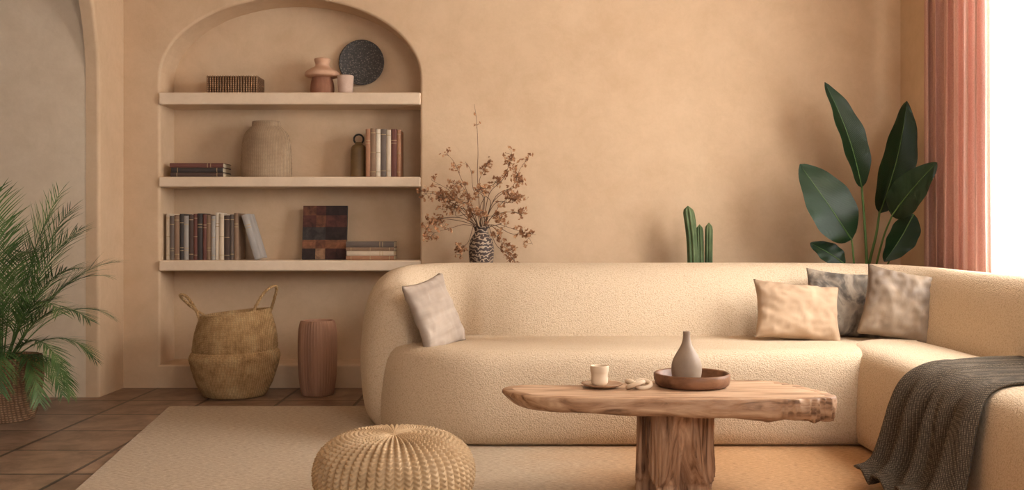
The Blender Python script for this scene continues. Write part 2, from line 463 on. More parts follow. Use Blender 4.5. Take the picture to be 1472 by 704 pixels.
# seat block: its end slants from the front up beneath the rounded arm
cushion('seat', [(-.60, 5.34, .05), (-.735, 5.02, .12), (-.46, 4.41, .55), (1.60, 4.41, .14), (1.95, 4.7, .04), (1.95, 5.34, .05)], lv, M_boucle, sofa)
lv2 = [(a, b*1.03) for a, b in lv]
cushion('chaise', [(1.525, 2.45, .2), (2.07, 2.45, .2), (2.07, 5.08, .2), (1.525, 5.08, .50)], lv2, M_boucle, sofa)
path = [(-.545, 4.94, .70, .155, .190), (-.57, 5.04, .745, .155, .195), (-.565, 5.19, .78, .16, .195), (-.49, 5.33, .795, .165, .20), (-.31, 5.42, .80, .20, .20),
        (-.1, 5.44, .80, .28, .20), (.2, 5.43, .80, .32, .20), (1.0, 5.43, .80, .32, .20), (1.5, 5.42, .80, .31, .20), (1.80, 5.37, .798, .25, .19),
        (2.00, 5.22, .795, .18, .17), (2.10, 5.0, .79, .14, .15), (2.12, 4.7, .785, .13, .14), (2.12, 4.0, .78, .13, .14), (2.12, 3.2, .78, .13, .14), (2.12, 2.55, .78, .13, .14)]
def cat_n(P, n):
    P = [list(p) for p in P]; P = [[2*a-b for a, b in zip(P[0], P[1])]]+P+[[2*a-b for a, b in zip(P[-1], P[-2])]]
    out = []
    for i in range(1, len(P)-2):
        for k in range(n):
            t = k/n
            out.append([.5*((2*b)+(c-a)*t+(2*a-5*b+4*c-d)*t*t+(3*b-a-3*c+d)*t**3) for a, b, c, d in zip(P[i-1], P[i], P[i+1], P[i+2])])
    out.append(P[-2]); return out
S = cat_n(path, 8)
prof = [(.80, .02), (.90, .06), (.97, .16), (1.0, .40), (.96, .53), (.87, .65), (.74, .77), (.58, .865), (.38, .94), (.16, .985), (-.08, 1.0), (-.34, .985),
        (-.58, .94), (-.77, .865), (-.90, .75), (-.97, .60), (-1, .45), (-.96, .25), (-.86, .10), (-.68, .02)]
prof = [p for p in cat_n(prof, 3)]
st = []
def dirat(i):
    a = S[max(i-1, 0)]; b = S[min(i+1, len(S)-1)]; return Vector((b[0]-a[0], b[1]-a[1])).normalized()
for q in range(9):
    th = math.pi/2*q/8; d = dirat(0)
    e = .17*(1-math.sin(th))
    s = max(math.sqrt(max(0, 1-(1-math.sin(th))**2)), .02)
    x, y, h, ti, to = S[0]
    st.append((x-d.x*e, y-d.y*e, h*(.66+.34*s**.8), ti*s, to*s, d))
for i in range(1, len(S)):
    x, y, h, ti, to = S[i]; st.append((x, y, h, ti, to, dirat(i)))
x, y, h, ti, to = S[-1]; d = dirat(len(S)-1)
for q in range(1, 7):
    th = math.pi/2*q/6; s = max(math.cos(th), .02); st.append((x+d.x*.12*math.sin(th), y+d.y*.12*math.sin(th), h*(.8+.2*s), ti*s, to*s, d))
V = []; F = []; m_ = len(prof)
for (x, y, h, ti, to, d) in st:
    inn = Vector((d.y, -d.x))
    for (pn, pz) in prof:
        k = pn*(ti if pn > 0 else to)
        V.append((x+inn.x*k, y+inn.y*k, max(pz*h, .013)))
for i in range(len(st)-1):
    for j in range(m_):
        k = (j+1) % m_; F.append((i*m_+j, i*m_+k, (i+1)*m_+k, (i+1)*m_+j))
F.append(tuple(range(m_))); F.append(tuple((len(st)-1)*m_+j for j in range(m_)))
fixn(mesh('backrest', V, F, M_boucle, parent=sofa))

# ------------------------------------------------------------ pillows
def pillow(loc, w, h, t, yaw, lean, roll, mat, label, seed=0):
    n = 34; V = []; F = []; idx = {}
    for side in (1, -1):
        for i in range(n+1):
            for j in range(n+1):
                u = -1+2*i/n; v = -1+2*j/n
                edge = (i in (0, n) or j in (0, n))
                if side == -1 and edge: idx[(side, i, j)] = idx[(1, i, j)]; continue
                th = t*((1-u*u)*(1-v*v))**.42
                px = u*w/2*(1-.09*(1-v*v)*abs(u)**3); pz = v*h/2*(1-.09*(1-u*u)*abs(v)**3)
                wr = .012*nz(u*2.3+seed, v*2.3, side*2.0)+.009*nz(u*6+seed, v*5, side)
                ang = math.atan2(v, u)
                wr += .007*math.sin(ang*9+seed)*max(0, (u*u+v*v)-.5)
                py = side*(th/2)+(wr if not edge else .004*nz(u*3, v*3, seed))
                idx[(side, i, j)] = len(V); V.append((px, -py, pz))
        for i in range(n):
            for j in range(n):
                q = (idx[(side, i, j)], idx[(side, i+1, j)], idx[(side, i+1, j+1)], idx[(side, i, j+1)])
                F.append(q if side == 1 else q[::-1])
    o = mesh('throw_pillow', V, F, mat)
    o.matrix_world = Matrix.Translation(loc) @ Matrix.Rotation(yaw, 4, 'Z') @ Matrix.Rotation(lean, 4, 'X') @ Matrix.Rotation(roll, 4, 'Y')
    fixn(o); tag(o, label, "pillow", "throw pillows on the sofa")
    return o
R = math.radians
pillow((-.370, 4.79, .572), .35, .36, .10, R(61), R(-20), R(-9), M_pil_d, "grey-beige linen throw pillow leaning on the rounded sofa arm", 1)
pillow((1.425, 4.97, .568), .44, .31, .13, R(4), R(-24), R(6), M_pil_a, "peach-beige slubby throw pillow leaning against the sofa back", 2)
pillow((1.70, 5.11, .595), .38, .36, .10, R(-4), R(-18), R(5), M_pil_b, "grey patterned throw pillow behind a peach pillow", 3)
pillow((1.925, 4.90, .602), .39, .37, .12, R(-14), R(-20), R(11), M_pil_c, "brown and grey tie-dyed throw pillow in the sofa corner", 4)

# ------------------------------------------------------------ throw blanket
pth = [(2.02, .450), (1.86, .450), (1.72, .448), (1.63, .440), (1.565, .412), (1.525, .36), (1.505, .26), (1.485, .16), (1.455, .08), (1.41, .040), (1.35, .026)]
pc = catmull([(a, 0, b) for a, b in pth], 7)
NU = len(pc); NV = 100; V = []; F = []
for i, p in enumerate(pc):
    s = i/(NU-1)
    yb = 3.95-.15*min(1, s/.3)-.05*s+.012*math.sin(s*9); yf = 3.42-.18*min(1, s*2)-.02*s
    if i > 0 and i < NU-1: tx = pc[i+1]-pc[i-1]
    elif i == 0: tx = pc[1]-pc[0]
    else: tx = pc[-1]-pc[-2]
    nrm = Vector((tx.z, 0, -tx.x)).normalized()
    if nrm.dot(Vector((-.5, 0, .8))) < 0: nrm = -nrm
    for j in range(NV+1):
        v = j/NV
        y = yb+(yf-yb)*v
        hang = min(1, max(0, (s-.22)/.35))
        amp = .004+.026*hang
        fold = (math.sin(v*22+1.5*math.sin(s*3)+nz(v*3, s*2, 1)*3)*.7+math.sin(v*47+s*2+2*nz(v*4, s, 6))*.28+.95)*amp
        fold += .004*(1+nz(v*5, s*6, 3))
        fold += .010*(1 if v < .36 else max(0, 1-(v-.36)/.03))
        V.append(p+nrm*fold+Vector((-.05*hang*(1-v)*s, y, 0)))
for i in range(NU-1):
    for j in range(NV):
        a = i*(NV+1)+j; F.append((a, a+1, a+NV+2, a+NV+1))
V = [Vector((v.x, v.y, max(v.z, .024))) for v in V]
o = mesh('throw_blanket', V, F, M_throw)
md = o.modifiers.new('s', 'SOLIDIFY'); md.thickness = .008; md.offset = 0
tag(o, "dark brown woven wool throw draped over the chaise to the floor", "blanket")

# ------------------------------------------------------------ coffee table
table = empty('coffee_table', (.60, 3.64, .011))
tag(table, "live-edge wood slab coffee table on a carved trunk pedestal", "coffee table")
out = [(-.035, 3.70), (-.01, 3.60), (.06, 3.50), (.22, 3.455), (.5, 3.44), (.75, 3.43), (.92, 3.425), (1.03, 3.43), (1.10, 3.445), (1.135, 3.48), (1.14, 3.54),
       (1.13, 3.62), (1.11, 3.70), (1.07, 3.80), (.98, 3.885), (.82, 3.90), (.66, 3.885), (.5, 3.855), (.38, 3.79), (.2, 3.765), (.05, 3.77)]
oc = [Vector((a, b, 0)) for a, b in out]
loop = []
m2 = len(oc)
for i in range(m2):
    a, b, c, d = oc[i-1], oc[i], oc[(i+1) % m2], oc[(i+2) % m2]
    for k in range(20):
        t = k/20; loop.append(.5*((2*b)+(c-a)*t+(2*a-5*b+4*c-d)*t*t+(3*b-a-3*c+d)*t**3))
n = len(loop)
levels = [(-.060, .328), (-.018, .328), (-.004, .331), (.001, .338), (.002, .350), (.0, .361), (-.001, .372), (-.002, .382), (-.005, .3848), (-.04, .385)]
V = []; F = []; MI = []
for li, (ins, z) in enumerate(levels):
    for i in range(n):
        t = (loop[(i+1) % n]-loop[i-1]).normalized(); nn = Vector((t.y, -t.x, 0))
        e = max(0, min(1, (loop[i].x-.80)/.2))
        lft = max(0, min(1, (.30-loop[i].x)/.3))
        ex = .009*nz(loop[i].x*6, loop[i].y*6, z*3)+.004*nz(loop[i].x*28, loop[i].y*28, z*30)
        ex += e*(.014*nz(loop[i].x*22, loop[i].y*22, z*6+3)-.038*abs(nz(loop[i].x*30, loop[i].y*30, z*6)))
        ex -= lft*.05*max(0, (.372-z)/.05)
        zz = z
        if li < 3: zz += .006*nz(loop[i].x*8, loop[i].y*8, 5)-.024*max(0, min(1, (loop[i].x-.25)/.8))-.014*e*nz(loop[i].x*30, loop[i].y*30, 9)
        p = loop[i]+nn*(ins+ex); V.append((p.x-.60, p.y-3.64, zz-.011))
for k in range(len(levels)-1):
    for i in range(n):
        j = (i+1) % n; F.append((k*n+i, k*n+j, (k+1)*n+j, (k+1)*n+i)); MI.append(0)
F.append(tuple(range(n))); F.append(tuple((len(levels)-1)*n+i for i in range(n))); MI += [0, 1]
fixn(mesh('tabletop', V, F, None, parent=table, mats=[M_wood, M_woodtop], midx=MI))
pp = []
for k in range(40):
    z = .316*k/39; pp.append((.124+.022*(1-z/.31)**2+.004*(z/.31)**3, z))
def ped(a, z, i):
    aa = a+.16*math.sin(z*8)+.25*math.sin(2*a)
    g = abs(math.sin(aa*2.5+.35))
    lo = min(1, max(0, (.29-z)/.25))
    deep = -.115*max(0, 1-g*(3.2-2.2*lo))**.5*(.10+.90*lo)
    return deep+.012*nz(math.cos(a)*2.5, math.sin(a)*2.5, z*4)+.005*nz(math.cos(a)*11, math.sin(a)*11, z*6)+.010*math.cos(4*a)
lathe('pedestal', pp, M_wood_v, (.0, .0, 0), 280, ped, table)

# ------------------------------------------------------------ items on table
TZ = .386
tray = lathe('tray', [(.05, 0), (.125, .0), (.136, .008), (.141, .025), (.141, .045), (.137, .050), (.131, .045), (.129, .022), (.12, .014), (.04, .013)], M_tray, (.675, 3.735, TZ), 72,
             disp=lambda a, z, i: .002*nz(math.cos(a)*3, math.sin(a)*3, z*10))
tag(tray, "round dark wooden tray with raised rim on the coffee table", "tray")
vz = lathe('bottle_vase', [(.03, 0), (.047, .004), (.055, .03), (.056, .06), (.050, .085), (.037, .110), (.024, .132), (.0165, .152), (.0135, .170), (.0135, .186), (.012, .190), (.010, .184), (.009, .16), (.008, .13)],
           M_ceram_grey, (.655, 3.735, TZ+.014), 64, smoothn=4)
tag(vz, "taupe ceramic teardrop bottle vase standing in the wooden tray", "vase")
sp = lathe('saucer', [(.03, 0), (.045, .0), (.066, .007), (.077, .013), (.078, .016), (.070, .014), (.045, .007), (.01, .006)], M_plate_tan, (.335, 3.70, TZ), 56)
tag(sp, "small round tan ceramic saucer on the coffee table", "saucer")
cp = empty('cup', (.325, 3.70, TZ+.0075)); tag(cp, "small cream ceramic cup with rounded belly on the saucer", "cup")
lathe('cup_body', [(.018, 0), (.026, .002), (.031, .010), (.0315, .022), (.0305, .032), (.0312, .044), (.034, .054), (.0345, .068), (.033, .073), (.030, .067), (.028, .05), (.02, .045)], M_ceram_cream, (0, 0, 0), 48, parent=cp, smoothn=3)
lathe('candle_wax', [(.001, .058), (.0285, .058), (.0285, .062), (.001, .063)], M_ceram_cream, (0, 0, 0), 32, parent=cp)
kn = []
for k in range(121):
    t = 2*math.pi*k/120; r = .026+.012*math.cos(3*t); kn.append((r*math.cos(2*t)*1.25, r*math.sin(2*t)*.9, .017+.011*math.sin(3*t)))
o = tube('rope_knot', kn, .0085, M_ceram_cream, (.462, 3.66, TZ), 8); tag(o, "small twisted tan rope knot beside the saucer", "ornament")

# ------------------------------------------------------------ pouf
NS = 54; seg = NS*10; V = []; F = []
pr = catmull([(.0, .002, 0), (.12, .0, 0), (.19, .012, 0), (.243, .06, 0), (.262, .13, 0), (.243, .195, 0), (.19, .236, 0), (.13, .254, 0), (.07, .261, 0), (.03, .260, 0), (.010, .254, 0), (.0, .251, 0)], 30)
rows = len(pr)-1
acc = 0
for i, q in enumerate(pr):
    r, z0 = max(q.x, 0), q.y
    if i: acc += (pr[i]-pr[i-1]).length
    t = (pr[min(i+1, rows)]-pr[max(i-1, 0)]).normalized(); nr, nzv = t.y, -t.x
    fade = min(1, r/.16)**1.2
    for j in range(seg):
        a = 2*math.pi*j/seg
        cc_ = math.cos(NS*a)
        rib = (.5+.5*cc_)**.5
        st_ = (.5+.5*math.cos(acc*2*math.pi/.015+2.2*cc_))**.8
        d = (.009*rib+.0085*st_*(.35+.65*rib))*fade
        rr = r+nr*d; z = z0+nzv*d
        V.append(Vector((rr*math.cos(a), rr*math.sin(a), max(z, 0))))
for i in range(rows):
    for j in range(seg):
        k = (j+1) % seg; F.append((i*seg+j, i*seg+k, (i+1)*seg+k, (i+1)*seg+j))
o = mesh('pouf', V, F, M_pouf, (-.402, 3.40, .012)); fixn(o); tag(o, "round chunky knitted beige pouf on the rug", "pouf")

# ------------------------------------------------------------ floor basket & wooden vase
bk = empty('belly_basket', (-1.645, 5.915, 0)); tag(bk, "large natural seagrass belly basket with two loop handles", "basket")
outp = [(.165, .0), (.185, .012), (.215, .07), (.24, .14), (.257, .205), (.262, .235), (.252, .262), (.243, .27), (.246, .285), (.243, .33), (.232, .39), (.216, .44), (.205, .475), (.200, .495)]
outp = [tuple(p)[:2] for p in catmull([(a, b, 0) for a, b in outp], 6)]
inp = [(.194, .497), (.198, .46), (.228, .38), (.236, .28), (.20, .09), (.15, .02)]
def bkd(a, z, i):
    return .0035*math.sin(z*2*math.pi/.019+a)*math.sin(a*45) + .006*nz(math.cos(a)*1.5, math.sin(a)*1.5, z*5)
V, F = lathe_vf(outp+inp, 180, bkd)
V = [(x, y, z+(z/.5)**2*.022*(x/.2)) for x, y, z in V]
mesh('basket_body', V, F, M_seagrass, parent=bk)
def braid(name, pts, r, mat, parent):
    P = catmull(pts, 12); V = []; F = []
    for s in range(3):
        Q = []
        for i, p in enumerate(P):
            t = i*.55+s*2.094; Q.append(p+Vector((math.cos(t)*r*.6, math.sin(t)*r*.6, math.sin(t*1.0)*r*.3)))
        v, f = tube_vf(Q, r*.75, 6, len(V)); V += v; F += f
    return mesh(name, V, F, mat, parent=parent)
braid('handle', [(-.16, -.12, .40), (-.195, -.09, .49), (-.255, -.05, .57), (-.30, -.03, .60), (-.315, -.02, .585), (-.26, .05, .51), (-.205, .07, .47)], .0075, M_seagrass, bk)
braid('handle', [(.13, -.14, .45), (.150, -.12, .53), (.19, -.08, .61), (.23, -.04, .648), (.247, 0, .635), (.215, .05, .55), (.19, .08, .49)], .0075, M_seagrass, bk)
wp = [(.08, 0), (.092, .004), (.100, .03), (.110, .10), (.115, .20), (.116, .30), (.113, .38), (.106, .425), (.098, .442), (.090, .440), (.090, .40), (.094, .3), (.09, .1), (.05, .03)]
o = lathe('wooden_floor_vase', wp, M_pinkwood, (-1.158, 5.93, 0), 240, disp=lambda a, z, i: (-.0035*abs(math.sin(a*20)) if i < 40 else 0), smoothn=5)
tag(o, "tall ribbed pinkish wooden cylinder vase on the tiled floor", "vase")

# ------------------------------------------------------------ books
def bookmat(i, c):
    c2 = tuple(min(255, int(v*1.15+6)) for v in c)
    return mat_noise('book_cover_%d' % i, [c, c2], 14, (1, 1, .4), rough=.65, bs=120, bst=.2)
bm_cache = {}
def book(x, y, z, t, h, d, col, label, group, lying=False, lean=0, band=True, yaw=0):
    if col not in bm_cache: bm_cache[col] = bookmat(len(bm_cache), col)
    b = .0025
    V = []; F = []; MI = []
    for bx in ((0, b, .004, d, 0, h), (t-b, t, .004, d, 0, h)):
        v, f = box_vf(*bx, off=len(V)); V += v; F += f; MI += [0]*6
    ns = 8; o0 = len(V)
    for k in range(ns+1):
        a = math.pi*k/ns; px = t/2-(t/2)*math.cos(a); py = .006-.007*math.sin(a)
        for zz in (0, h): V.append((px, py, zz))
    for k in range(ns+1):
        a = math.pi*k/ns; px = t/2-(t/2-b)*math.cos(a); py = .009-.006*math.sin(a)
        for zz in (0, h): V.append((px, py, zz))
    def q(k, lay, top): return o0+lay*(ns+1)*2+k*2+top
    for k in range(ns):
        F.append((q(k, 0, 0), q(k+1, 0, 0), q(k+1, 0, 1), q(k, 0, 1))); MI.append(0)
        F.append((q(k, 0, 1), q(k+1, 0, 1), q(k+1, 1, 1), q(k, 1, 1))); MI.append(0)
        F.append((q(k, 0, 0), q(k, 1, 0), q(k+1, 1, 0), q(k+1, 0, 0))); MI.append(0)
    if band:
        for f0 in random.choice([(.12, .88), (.2, .26, .8), (.7, .76), (.1, .5, .9)]):
            o1 = len(V)
            for k in range(ns+1):
                a = math.pi*k/ns; px = t/2-(t/2)*math.cos(a); py = .0052-.0072*math.sin(a)
                for zz in (h*f0, h*f0+.004): V.append((px, py, zz))
            for k in range(ns):
                F.append((o1+k*2, o1+k*2+2, o1+k*2+3, o1+k*2+1)); MI.append(1)
    o = mesh('book', V, F, None, smooth=False, mats=[bm_cache[col], M_gold], midx=MI)
    v, f = box_vf(b, t-b, .008, d-.004, .004, h-.004)
    mesh('pages', v, f, M_page, parent=o, smooth=False)
    if lying:
        M = Matrix.Translation((x, y, z+t)) @ Matrix.Rotation(yaw, 4, 'Z') @ Matrix.Rotation(R(90), 4, 'Y')
    else:
        M = Matrix.Translation((x, y, z)) @ Matrix.Rotation(lean, 4, 'Y')
    o.matrix_world = M
    tag(o, label, "book", group)
    return o
cn = {(72, 55, 47): 'dark brown', (98, 60, 52): 'maroon', (188, 170, 147): 'cream', (126, 100, 79): 'tan brown', (56, 50, 47): 'black', (146, 104, 77): 'rust', (202, 188, 168): 'pale', (96, 84, 76): 'grey-brown', (146, 138, 130): 'grey', (80, 72, 66): 'charcoal'}
cols = list(cn)
seq = [2, 7, 3, 4, 8, 0, 1, 4, 1, 3, 8, 6, 2, 0, 7, 3]
x = -2.172; wsum = .456
ths = [random.uniform(.022, .034) for _ in seq]; kf = wsum/sum(ths)
for c, t in zip(seq, ths):
    t *= kf; h = random.uniform(.275, .30)
    book(x, 6.235+random.uniform(0, .012), .795, t-.001, h, .17, cols[c], "upright %s hardback in a row of books" % cn[cols[c]], "hardbacks on the lowest shelf"); x += t
book(-1.612, 6.235, .796, .04, .29, .17, (150, 144, 138), "grey hardback leaning against the row of books", "hardbacks on the lowest shelf", lean=R(-17))
x = -.918
for c, t, h in ((5, .03, .30), (3, .036, .305), (6, .028, .30), (7, .036, .30), (2, .03, .295), (1, .036, .30), (5, .024, .295)):
    book(x, 6.24, 1.315, t-.001, h, .17, cols[c], "upright %s hardback beside the olive bottle" % cn[cols[c]], "hardbacks on the middle shelf"); x += t
z = 1.315
for c, t, w, dx in ((0, .028, .33, 0), (4, .03, .325, .004), (1, .028, .335, -.004)):
    book(-2.14+dx, 6.235, z, t, w, .18, cols[c], "%s hardback lying flat in a small stack" % cn[cols[c]], "stacked hardbacks on the middle shelf", lying=True); z += t+.0005
z = .795
for c, t, w, dx in ((5, .026, .30, 0), (2, .03, .295, .004), (3, .022, .30, 0), (7, .036, .30, 0)):
    book(-1.04+dx, 6.235, z, t, w, .18, cols[c], "%s hardback lying flat in a stack beside the painting" % cn[cols[c]], "stacked hardbacks on the lowest shelf", lying=True); z += t+.0005

# painting
pc_ = [(78, 48, 42), (122, 75, 54), (56, 41, 38), (144, 94, 65), (70, 62, 60), (96, 55, 46), (162, 123, 92)]
pm = [mat_noise('paint_%d' % i, [c, tuple(int(v*.6) for v in c)], 20, rough=.6, bst=.4, dist=1) for i, c in enumerate(pc_)]
W, Hh = .283, .345; V = []; F = []; MI = []
v, f = box_vf(-W/2, W/2, 0, .02, 0, Hh); V += v; F += f; MI += [4]*6
gx = [0, .30, .52, 1]; gz = [0, .20, .36, .60, .82, 1]
lay = [[2, 6, 0], [3, 1, 3], [4, 4, 2], [5, 1, 5], [1, 5, 2]]
for i in range(3):
    for j in range(5):
        o0 = len(V); x0, x1 = -W/2+gx[i]*W, -W/2+gx[i+1]*W; z0, z1 = gz[j]*Hh, gz[j+1]*Hh
        V += [(x0, -.0006, z0), (x1, -.0006, z0), (x1, -.0006, z1), (x0, -.0006, z1)]; F.append((o0, o0+1, o0+2, o0+3)); MI.append(lay[j][i])
o = mesh('canvas_painting', V, F, None, (-1.195, 6.33, .797), smooth=False, mats=pm, midx=MI)
o.rotation_euler = (R(-8), 0, 0)
tag(o, "small abstract canvas in maroon, rust and black blocks", "painting")

o = lathe('woven_vase', [(.13, 0), (.155, .004), (.160, .05), (.157, .14), (.150, .22), (.136, .275), (.104, .312), (.090, .325), (.088, .352), (.080, .356), (.075, .33), (.11, .27), (.13, .15), (.1, .03)], M_wicker_pale, (-1.56, 6.325, 1.315), 160,
          disp=lambda a, z, i: .0026*math.sin(z*2*math.pi/.016)*math.cos(a*40), sy=.78, smoothn=8)
tag(o, "pale woven wicker jar with sloping shoulders on the shelf", "vase")
jb = empty('olive_jug', (-.975, 6.33, 1.315)); tag(jb, "olive-brown ceramic bottle with a dark ring handle", "bottle")
lathe('jug_body', [(.04, 0), (.050, .003), (.052, .02), (.051, .15), (.048, .185), (.038, .205), (.026, .212), (.022, .225), (.018, .225)], M_olive, (0, 0, 0), 48, parent=jb, smoothn=3)
tube('ring_handle', [(.030*math.cos(t), 0, .245+.030*math.sin(t)) for t in [2*math.pi*k/32 for k in range(33)]], .006, M_iron, seg=8, parent=jb)
rb = empty('ribbed_box', (-1.754, 6.33, 1.839)); tag(rb, "dark brown ribbed rattan box on the top shelf", "box")
bx = []
for k in range(20):
    xx = -.160+k*.0162; bx.append((xx, xx+.010, -.092, .092, .001, .112))
boxes('box_slats', bx, M_wicker_tan, parent=rb, bev=.004)
boxes('box_frame', [(-.158, .158, -.080, .080, .0, .104)], M_wicker_brown, parent=rb, bev=.004)
mj = empty('lidded_jar', (-1.206, 6.33, 1.839)); tag(mj, "terracotta lidded jar with a mushroom-shaped cap", "jar")
lathe('jar_body', [(.06, 0), (.070, .003), (.075, .03), (.073, .07), (.066, .10), (.06, .115)], M_terra, (0, 0, 0), 64, parent=mj, smoothn=3)
lathe('jar_lid', [(.05, .112), (.085, .114), (.108, .122), (.104, .145), (.075, .165), (.048, .18), (.042, .195), (.048, .215), (.050, .228), (.042, .234), (.01, .235)], M_terra2, (0, 0, 0), 64, parent=mj, smoothn=3,
      disp=lambda a, z, i: .0012*math.sin(a*36))
o = lathe('clay_cup', [(.035, 0), (.043, .003), (.046, .02), (.049, .06), (.052, .115), (.049, .118), (.045, .11), (.04, .03), (.02, .015)], M_pinkcup, (-1.052, 6.29, 1.839), 48)
tag(o, "small pale pink clay cup on the top shelf", "cup")
o = lathe('wall_plate', [(.02, 0), (.06, .002), (.10, .010), (.135, .020), (.146, .026), (.147, .030), (.140, .029), (.12, .022), (.08, .013), (.02, .010)], M_plate, (-.972, 6.456, 2.065), 96)
o.rotation_euler = (R(90), 0, 0)
tag(o, "round dark speckled ceramic plate hung in the arched niche", "plate")

# ------------------------------------------------------------ console behind sofa, vase, cactus
ct = empty('console_table', (.3, 5.97, 0)); tag(ct, "narrow wooden console table behind the sofa", "console table")
boxes('console_top', [(-.75, .55, -.14, .14, .665, .70)], M_tray, parent=ct, bev=.004)
for sx in (-.71, .47):
    for sy in (-.12, .08): boxes('leg', [(sx, sx+.04, sy, sy+.04, 0, .665)], M_tray, parent=ct)
o = lathe('patterned_vase', [(.04, 0), (.052, .003), (.064, .05), (.074, .12), (.075, .17), (.066, .22), (.047, .255), (.040, .27), (.044, .292), (.050, .30), (.045, .30), (.034, .275), (.03, .25)], M_patvase, (-.184, 5.98, .701), 64, smoothn=4)
tag(o, "dark and cream patterned ceramic vase holding dried branches", "vase")
dp = empty('dried_bouquet', (-.184, 5.98, .96)); tag(dp, "bouquet of dried brown branches with small rust-coloured leaves", "dried flowers")
ends = [(-.038, .761, .15), (-.217, .489, .4), (-.301, .322, .6), (-.343, .238, 1), (-.293, -.042, 1), (-.318, .092, 1), (-.176, .301, .9), (-.10, .435, .2), (.042, .418, .7), (.18, .476, 1.2), (.284, .46, .6), (.221, .351, 1), (.234, .217, 1.3), (.15, .251, 1), (.125, .092, 1),
        (.328, -.008, .4), (.31, -.067, .5), (.215, -.192, 1.4), (.19, -.117, 1.4), (-.125, -.127, 1.4), (-.071, .134, .8), (-.167, .209, 1), (.033, .267, .9), (-.230, .142, 1.4), (-.384, .251, .4), (-.261, .238, 1.4), (.10, .343, .8), (.013, .092, .8), (.245, .12, .5), (-.33, .02, .6)]
for (dx, dz, dens) in ends:
    dy = random.uniform(-.13, .11)
    g = random.gauss
    P = [Vector((0, 0, -.10)), Vector((dx*.06, dy*.05, .02)), Vector((dx*.34+g(0, .015), dy*.35, .06+max(dz, -.02)*.36)), Vector((dx*.58+g(0, .028), dy*.55, .04+dz*.58+g(0, .02))), Vector((dx*.82+g(0, .028), dy*.85, dz*.84+.02+g(0, .02))), Vector((dx, dy, dz))]
    C = catmull(P, 7); nC = len(C)
    V, F = tube_vf(C, [.0028*(1-.7*i/nC) for i in range(nC)], 5); MI = [0]*len(F)
    for k in range(int(4+11*dens)):
        i0 = int(nC*random.uniform(.64, .99)); b0 = C[i0]
        dr = Vector((g(0, 1), g(0, .8), g(.3, 1))).normalized()*random.uniform(.012, .045)
        e0 = b0+dr; v, f = tube_vf([b0, b0+dr*.5+Vector((0, 0, .004)), e0], [.0013, .0010, .0007], 4, len(V)); V += v; F += f; MI += [0]*len(f)
        for q in range(random.randint(2, 6) if dens > .2 else 1):
            c = e0+Vector((g(0, .008), g(0, .008), g(0, .008)))
            u = Vector((g(0, 1), g(0, 1), g(0, 1))).normalized(); w = u.orthogonal().normalized()
            L = random.uniform(.008, .016); Wd = L*.65; o0 = len(V); nn = u.cross(w)
            V += [c-u*L, c+w*Wd+nn*.002, c+u*L, c-w*Wd+nn*.002]; F.append((o0, o0+1, o0+2, o0+3)); MI.append(1)
    mesh('branch', V, F, None, parent=dp, smooth=False, mats=[M_twig, M_dry], midx=MI)

cc = empty('potted_cactus', (1.115, 5.96, .0)); tag(cc, "tall columnar green cactus with three stems in a pot", "cactus")
lathe('pot', [(.08, 0), (.095, .002), (.115, .22), (.12, .24), (.112, .24), (.09, .20)], M_pot, (0, 0, 0), 40, parent=cc)
def cactus(P, r):
    C = catmull(P, 10); V = []; n = len(C); sg = 48; F = []
    for i, p in enumerate(C):
        t = i/(n-1); rr = r*(1 if t < .92 else math.sqrt(max(.003, 1-((t-.92)/.08)**2)))*(.82+.18*min(1, t*3))
        for j in range(sg):
            a = 2*math.pi*j/sg; q = rr*(1+.16*math.cos(8*a)); V.append((p.x+q*math.cos(a), p.y+q*math.sin(a), p.z))
    for i in range(n-1):
        for j in range(sg):
            k = (j+1) % sg; F.append((i*sg+j, i*sg+k, (i+1)*sg+k, (i+1)*sg+j))
    F.append(tuple((n-1)*sg+j for j in range(sg)))
    return mesh('cactus_stem', V, F, M_cactus, parent=cc)
cactus([(-.035, -.01, .20), (-.030, -.01, .55), (-.035, 0, .90), (-.062, 0, 1.126)], .030)
cactus([(.012, .0, .20), (.012, 0, .50), (.012, 0, .80), (.008, 0, 1.016)], .020)
cactus([(.047, -.02, .20), (.057, -.015, .50), (.060, -.01, .80), (.062, -.01, 1.026)], .021)

